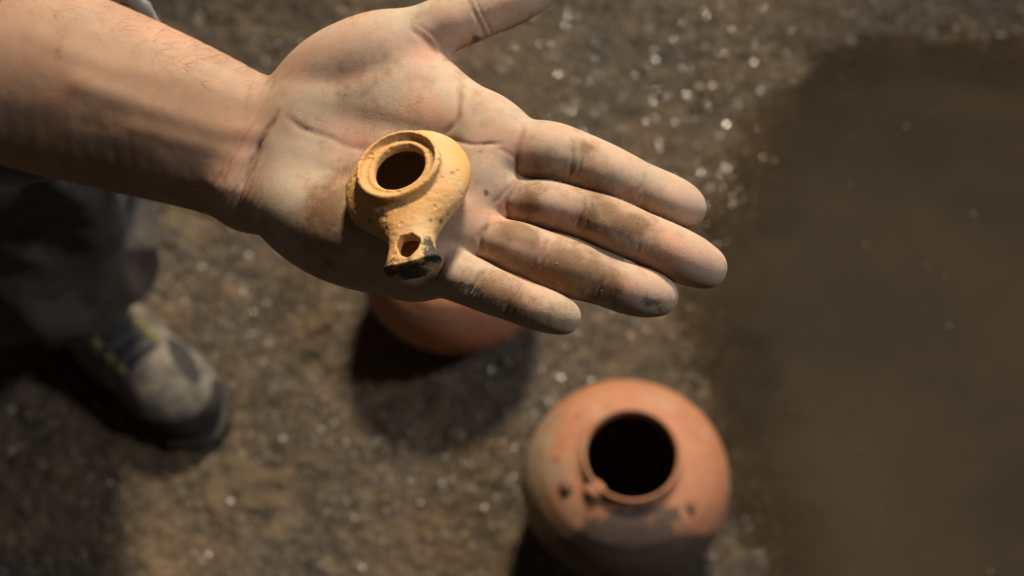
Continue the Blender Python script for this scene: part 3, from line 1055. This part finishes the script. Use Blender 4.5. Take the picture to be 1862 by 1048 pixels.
hair = link('arm_hair', hand_world(np.array(hairs_v)) - PB, np.array(hairs_f), mat_plain('fair_hair', (0.20, 0.13, 0.07), (0.13, 0.08, 0.045), 0.5), person)
hair['kind'] = 'stuff'

# ------------------------------------------------------------------ the oil lamp resting in the palm
LF = Field((-27, -46, -3), (27, 27, 34), 0.36)
X, Y, Z = LF.ax[0][:, None, None], LF.ax[1][None, :, None], LF.ax[2][None, None, :]
rho = np.sqrt(X * X + Y * Y)
# body: flattened bulb, cut by a small flat foot
O = (np.sqrt((rho / 23.2) ** 2 + ((Z - 9.5) / 10.0) ** 2) - 1) * 10.0
# bow spout: narrow neck that flares to a blunt spade end (towards -y)
ty = np.clip((-Y - 12) / 27.5, 0, 1)
half = 9.7 - 2.5 * np.sin(np.clip(ty / 0.62, 0, 1) * math.pi / 2) + 4.0 * np.clip((ty - 0.52) / 0.48, 0, 1) ** 1.7
zc = 9.4 + 0.8 * ty
th = 7.8 - 2.2 * ty
sec = (((np.abs(X) / half) ** 2.6 + (np.abs(Z - zc) / th) ** 2.6) ** (1 / 2.6) - 1) * np.minimum(half, th)
end = -Y - (39.3 - 0.016 * X * X + 0.10 * (Z - zc))
nz = np.maximum(np.maximum(sec, end), Y + 6)
nz = nz + 0.0 * X
O = smin(O, nz, 5.5)
# raised collar round the filling hole, flaring outwards
def ringwall(r0, z0, r1, z1, t):
    dx, dz = r1 - r0, z1 - z0
    u = np.clip(((rho - r0) * dx + (Z - z0) * dz) / (dx * dx + dz * dz), 0, 1)
    return np.sqrt((rho - r0 - u * dx) ** 2 + (Z - z0 - u * dz) ** 2) - t
O = smin(O, ringwall(12.7, 16.4, 14.1, 20.0, 1.35), 2.2)
# sloping disc inside the collar down to the hole
disc = ringwall(13.0, 18.3, 10.0, 17.2, 1.1)
inner = (np.sqrt((rho / 20.4) ** 2 + ((Z - 9.5) / 7.6) ** 2) - 1) * 7.6
O = np.maximum(O, -inner)
O = np.maximum(O, -np.maximum(np.maximum(rho - 12.3 - (Z - 16.6) * 0.33, -(Z - 16.8)), Z - 40))     # cup of the collar
O = smin(O, disc, 1.0)
O = smin(O, ringwall(10.5, 17.4, 10.7, 18.5, 0.85), 0.7)
ang = np.arctan2(Y, X)
holer = 9.4 + 0.15 * np.sin(ang * 3 + 1)
O = np.maximum(O, -np.maximum(rho - holer, -(Z - 10)))
# wick hole with chipped edge and the channel behind it
hx, hy = X - 0.4, Y + 32.8
an2 = np.arctan2(hy, hx)
wick = np.sqrt((hx / 1.0) ** 2 + (hy / 1.12) ** 2) - (4.1 + 0.32 * np.sin(an2 * 3 + 0.6) + 0.16 * np.sin(an2 * 7))
O = np.maximum(O, -np.maximum(wick, -(Z - 6.6)))
O = np.maximum(O, -(np.sqrt(((X) / 4.2) ** 2 + ((Z - 9.2) / 3.2) ** 2 + 0 * Y) - 1 + 50 * np.maximum(0, (-Y - 35) / 10) + 50 * np.maximum(0, (Y + 16) / 10)) * 3.4)
O = np.maximum(O, -(Z - 0.6))
# small knocks on the lip
for kx, ky, kz, kr in ((-9.0, 11.5, 23.2, 1.5), (14.2, -4.0, 23.4, 1.2), (9.4, -41.2, 14.0, 2.0), (-9.2, -42, 14.0, 1.6)):
    O = np.maximum(O, -(np.sqrt((X - kx) ** 2 + (Y - ky) ** 2 + (Z - kz) ** 2) - kr))
lv, lq = LF.mesh(O.astype(np.float32))
lv = relax(lv, lq, 2, 0.4)
ln = vert_normals(lv, lq)
lv = lv + ln * (0.22 * noise(lv, 0.12, 51, 2) + 0.10 * noise(lv, 0.6, 52, 2))[:, None]
lr = np.hypot(lv[:, 0], lv[:, 1])


def lblob(items):
    o = np.zeros(len(lv))
    for p, r, s in items:
        o = np.maximum(o, s * np.exp(-np.sum(((lv - np.array(p)) / r) ** 2, axis=1)))
    return o


soot = lblob([((10, -38, 14), 6.5, 1.0), ((-9, -40, 12), 5.5, 1.0), ((0, -41, 9), 8, .95), ((6, -30, 13), 3.2, .6), ((8, -33, 15), 4.5, .85), ((-6, -38, 15), 3, .6)])
inside = (lv[:, 2] < 16.4) & (np.sqrt((lr / 20.9) ** 2 + ((lv[:, 2] - 9.5) / 8.1) ** 2) < 1)
grey = lblob([((-9, -17, 17), 4, .8), ((-1, -18, 18), 5, .7), ((-16, -12, 16), 4, .5), ((10, 8, 22), 5, .5), ((8, 14, 24), 6, .6), ((2, 13, 23), 5, .5), ((13, -14, 14), 5, .45)])
grey = np.maximum(grey, 1.2 * inside)
# stand it on the palm: lean the axis as the palm leans, then slide it down its axis until it touches
axis_up = Vector((-0.27, 0.56, 0.78)).normalized()
nose = Vector((0.11, -0.80, 0.55))
yv = -(nose - axis_up * nose.dot(axis_up)).normalized()
xv = yv.cross(axis_up)
LR = np.array((xv, yv, axis_up)).T
foot = c(771, 391, 0.0)
pts_l = lv @ LR.T
sub_ = slice(None, None, 5)
lo_, hi_ = -40.0, 40.0
for _ in range(26):
    mid = 0.5 * (lo_ + hi_)
    f = HF.sample(G, pts_l[sub_] + foot + np.array(axis_up) * mid)
    if f.min() < -0.9:
        lo_ = mid
    else:
        hi_ = mid
foot = foot + np.array(axis_up) * hi_
print('lamp slide', hi_, 'foot chart', 931 + foot[0] * FD / (DD - foot[2]), 524 - foot[1] * FD / (DD - foot[2]), foot)
base_w = hand_world(foot[None])[0]
lamp_root = empty('oil_lamp', base_w, 'small ochre clay oil lamp with sooty spout lying in the open palm', 'oil lamp')
lw = hand_world(pts_l + foot) - base_w
fcx = lv[lq].mean(1)
frho = np.hypot(fcx[:, 0], fcx[:, 1])
is_noz = (fcx[:, 1] < -21.5)
is_col = ~is_noz & (fcx[:, 2] > 17.4) & (frho < 18)
for nm, mk in (('bowl', ~is_noz & ~is_col), ('nozzle', is_noz), ('collar', is_col)):
    a, b, at = subset(lw, lq, mk, dict(soot=soot, grey=grey))
    o = link(nm, a, b, LAMP, lamp_root, attrs=at)
    if nm == 'nozzle':
        o['label'] = 'flared lamp spout blackened round its chipped wick hole'

# ------------------------------------------------------------------ clothes
TROUSER = mat_cloth('charcoal_denim', (0.045, 0.041, 0.037), (0.095, 0.088, 0.080), 700, 0.92, 0.0006, 0.55)
SHIRT = mat_cloth('pale_cotton', (0.40, 0.38, 0.36), (0.30, 0.29, 0.28), 900)


def grow(name, parts, h, mat, folds, k=0.03, cut=None, relaxn=2):
    pts = np.concatenate([[p[0], p[1]] for p in parts])
    rm = max(max(p[2], p[3]) for p in parts) + 0.03
    Fd = Field(pts.min(0) - rm, pts.max(0) + rm, h)
    F = Fd.new()
    for a, b, ra, rb in parts:
        Fd.cone(F, a, b, ra, rb, k, 1.0, 0.05)
    if cut:
        F = cut(Fd, F)
    v, q = Fd.mesh(F)
    v = relax(v, q, relaxn)
    n = vert_normals(v, q)
    v = v + n * folds(v)[:, None]
    return link(name, v - PB, q, mat, person)


def trouser_folds(v):
    w = np.stack((v[:, 0] * 1.3, v[:, 1] * 1.3, v[:, 2] * 0.55 + v[:, 0] * 0.5), 1)
    r1 = 1 - np.abs(noise(w + 4.1, 9, 61, 2)) * 2
    return 0.017 * r1 + 0.005 * noise(v, 26, 62, 3) + 0.0008 * noise(v, 120, 63, 2)


ANK = np.array((-0.500, 0.700, 0.0))
knee, hip = np.array((-0.432, 0.690, 0.52)), np.array((-0.62, 0.72, 0.94))
ANK2, knee2, hip2 = np.array((-0.93, 0.40, 0.0)), np.array((-0.84, 0.44, 0.52)), np.array((-0.78, 0.52, 0.94))


def hem(Fd, F):
    X, Y, Z = Fd.ax[0][:, None, None], Fd.ax[1][None, :, None], Fd.ax[2][None, None, :]
    low = 0.095 + 0.10 * np.clip((X - ANK[0]) * 1.0 + (Y - ANK[1]) * -0.5, -0.2, 0.3)
    F = np.maximum(F, low - Z)
    # hollow at the hem so that the cloth has an edge
    for A, K in ((ANK, knee), (ANK2, knee2)):
        t = np.clip(Z / 0.52, 0, 1)
        cx, cy = A[0] + (K[0] - A[0]) * t, A[1] + (K[1] - A[1]) * t
        core = np.sqrt((X - cx) ** 2 + (Y - cy) ** 2) - 0.060
        F = np.maximum(F, -np.maximum(core, Z - 0.16))
    return F


lift = np.array((0, 0, 0.05))
grow('trousers', [(ANK + lift + np.array((-.03, .03, 0.02)), ANK + (knee - ANK) * 0.55, 0.074, 0.100), (ANK + (knee - ANK) * 0.55, knee, 0.100, 0.098), (knee, hip, 0.098, 0.115),
                  (ANK2 + lift, knee2, 0.092, 0.095), (knee2, hip2, 0.095, 0.115), (hip, hip2, 0.125, 0.125),
                  (0.5 * (hip + hip2), 0.5 * (hip + hip2) + np.array((0, 0, 0.12)), 0.15, 0.15)], 0.0075, TROUSER, trouser_folds, 0.04, hem)


elbow = hand_world(c(-560, -118, -97)[None])[0]
cuff_a = hand_world(c(-60, 85, -84)[None])[0]
should = np.array((-0.60, 0.53, 1.33))


def cuff_cut(Fd, F):
    X, Y, Z = Fd.ax[0][:, None, None], Fd.ax[1][None, :, None], Fd.ax[2][None, None, :]
    dirn = (cuff_a - elbow) / np.linalg.norm(cuff_a - elbow)
    nrm = dirn + np.array((0.0, -0.6, 0.5))
    nrm /= np.linalg.norm(nrm)
    o = hand_world(c(45, 106, -66)[None])[0]
    pl = (X - o[0]) * nrm[0] + (Y - o[1]) * nrm[1] + (Z - o[2]) * nrm[2]
    F = np.maximum(F, pl)
    q = elbow
    t = (X - q[0]) * dirn[0] + (Y - q[1]) * dirn[1] + (Z - q[2]) * dirn[2]
    core = np.sqrt((X - q[0] - t * dirn[0]) ** 2 + (Y - q[1] - t * dirn[1]) ** 2 + (Z - q[2] - t * dirn[2]) ** 2) - 0.0445
    return np.maximum(F, -np.maximum(core, -(t - 0.01)))


pelvis = 0.5 * (hip + hip2)
grow('shirt', [(elbow, cuff_a + (cuff_a - elbow) * 0.5, 0.058, 0.053), (elbow, should, 0.06, 0.075), (should, np.array((-0.80, 0.36, 1.33)), 0.09, 0.09),
               (pelvis + np.array((0, 0, 0.05)), np.array((-0.71, 0.47, 1.2)), 0.17, 0.16)], 0.0055, SHIRT,
     lambda v: 0.006 * noise(v * np.array((1, 1, 0.6)), 16, 66, 3), 0.05, cuff_cut)

# ------------------------------------------------------------------ shoes
UPPER = mat_plain('grey_suede', (0.150, 0.134, 0.108), (0.070, 0.063, 0.052), 0.85, 45)
RUBBER = mat_plain('black_rubber', (0.016, 0.015, 0.014), (0.030, 0.026, 0.022), 0.8, 60)
MESHF = mat_plain('black_mesh_cloth', (0.016, 0.016, 0.017), (0.030, 0.028, 0.026), 0.85, 300)
LACE = mat_plain('black_lace', (0.10, 0.095, 0.085), (0.06, 0.056, 0.05), 0.8, 400)
YELLOW = mat_plain('yellow_thread', (0.26, 0.225, 0.05), (0.14, 0.12, 0.04), 0.7, 300)
SOCK = mat_cloth('grey_sock', (0.26, 0.28, 0.30), (0.19, 0.21, 0.23), 1400)


def make_shoe():
    """x towards the toe, z up, metres; heel at -0.085, ankle at 0, toe at +0.205"""
    Fd = Field((-0.11, -0.075, -0.005), (0.225, 0.075, 0.15), 0.0024)
    F = Fd.new()
    for a, b, ra, rb in (((-0.045, 0, 0.05), (-0.04, 0, 0.10), 0.036, 0.035), ((-0.035, 0, 0.048), (0.06, 0.002, 0.048), 0.038, 0.042),
                         ((0.06, 0.002, 0.046), (0.135, 0.004, 0.040), 0.043, 0.045), ((0.135, 0.004, 0.036), (0.160, 0.006, 0.033), 0.044, 0.040),
                         ((-0.03, 0, 0.10), (0.03, 0, 0.085), 0.034, 0.034), ((0.02, 0, 0.085), (0.09, 0.002, 0.06), 0.033, 0.032)):
        Fd.cone(F, a, b, ra, rb, 0.02, 1.0, 0.03)
    X, Y, Z = Fd.ax[0][:, None, None], Fd.ax[1][None, :, None], Fd.ax[2][None, None, :]
    F = np.maximum(F, 0.016 - Z)
    F = np.maximum(F, Z - 0.118 - 0.0 * X)
    v, q = Fd.mesh(F)
    v = relax(v, q, 2)
    n = vert_normals(v, q)
    v = v + n * (0.0016 * noise(v, 35, 5, 3))[:, None]
    fc = v[q].mean(1)
    fn = n[q].mean(1)
    rand_ = (fc[:, 2] < 0.032 + 0.018 * (fc[:, 1] < -0.01) + 0.010 * np.clip((fc[:, 0] - 0.13) / 0.06, 0, 1)) | ((fc[:, 0] > 0.172) & (fc[:, 2] < 0.058))
    tongue_m = ~rand_ & (np.abs(fc[:, 1]) < 0.019) & (fc[:, 0] > 0.005) & (fc[:, 0] < 0.115) & (fn[:, 2] > 0.25)
    vent_m = ~rand_ & (((fc[:, 0] - 0.140) / 0.032) ** 2 + ((fc[:, 1] - 0.031 + 0.25 * (fc[:, 0] - 0.14)) / 0.0105) ** 2 < 1) & (fn[:, 2] > 0)
    v0 = v
    root = bpy.data.objects.new('shoe', None)
    COL.objects.link(root)
    for nm, mk, mt in (('upper', ~rand_ & ~tongue_m & ~vent_m, UPPER), ('toe_rand', rand_, RUBBER), ('tongue', tongue_m, MESHF), ('vent', vent_m, MESHF)):
        a, b, _ = subset(v, q, mk)
        link(nm, a, b, mt, root)
    # outsole
    S2 = Field((-0.115, -0.08, -0.006), (0.235, 0.08, 0.03), 0.003)
    X, Y, Z = S2.ax[0][:, None, None], S2.ax[1][None, :, None], S2.ax[2][None, None, :]
    w = np.interp(S2.ax[0], (-0.10, -0.085, -0.05, 0.02, 0.08, 0.14, 0.18, 0.205, 0.212), (0.0, 0.030, 0.041, 0.038, 0.045, 0.051, 0.045, 0.022, 0.0))[:, None, None]
    f = np.maximum(np.abs(Y - 0.004) - w, np.abs(Z - 0.009) - 0.0095) + 0 * X
    v, q = S2.mesh(f.astype(np.float32))
    link('sole', relax(v, q, 2), q, RUBBER, root)
    # crossing laces, and yellow stitched eyelets on both sides
    for i, x in enumerate((0.028, 0.047, 0.066, 0.085, 0.103)):
        def top(px, py):
            near = ((v0[:, 0] - px) ** 2 + (v0[:, 1] - py) ** 2) < 0.004 ** 2
            return v0[near, 2].max()
        wv = 0.022
        pts = [(x - 0.004 + 0.010 * t, -wv + 2 * wv * t, top(x - 0.004 + 0.010 * t, -wv + 2 * wv * t) + 0.001) for t in np.linspace(0, 1, 9)]
        vs, fs = tube(pts, 0.0026, 6)
        link('lace', vs, fs, LACE, root)
        for sd in (-1, 1):
            vs, fs = [], []
            for j in range(3):
                a, b = tube([(x - 0.007 + 0.006 * j, sd * 0.021, top(x, sd * 0.021) + 0.001), (x - 0.006 + 0.006 * j, sd * 0.0285, top(x, sd * 0.0285) + 0.001)], 0.0020, 5)
                fs += [tuple(e + len(vs) for e in t) for t in b]
                vs += a
            link('eyelet', vs, fs, YELLOW, root)
    # sock round the ankle
    S3 = Field((-0.1, -0.07, 0.08), (0.07, 0.07, 0.30), 0.004)
    g = S3.new()
    S3.cone(g, (-0.02, 0, 0.10), (0.0, 0, 0.27), 0.047, 0.045, 0, 1.0, 0.05)
    v, q = S3.mesh(g)
    v = relax(v, q, 1)
    n = vert_normals(v, q)
    link('sock', v + n * (0.002 * noise(v, 40, 3, 2))[:, None], q, SOCK, root)
    return root


shoe = make_shoe()
shoe.parent = person
toe = ray(372, 775, 0.03)
hdg = math.radians(-42)
sl = np.array((toe[0] - 0.195 * math.cos(hdg), toe[1] - 0.195 * math.sin(hdg), 0.001))
print('shoe ankle', sl)
shoe.location = sl - PB
shoe.rotation_euler = (0, 0, hdg)
shoe['label'] = 'grey and black walking shoe with yellow stitched eyelets'
other = shoe.copy()
COL.objects.link(other)
other.location = np.array((ANK2[0], ANK2[1], 0.001)) - PB
other.rotation_euler = (0, 0, math.radians(-22))
for ch in list(shoe.children):
    k_ = ch.copy()
    COL.objects.link(k_)
    k_.parent = other
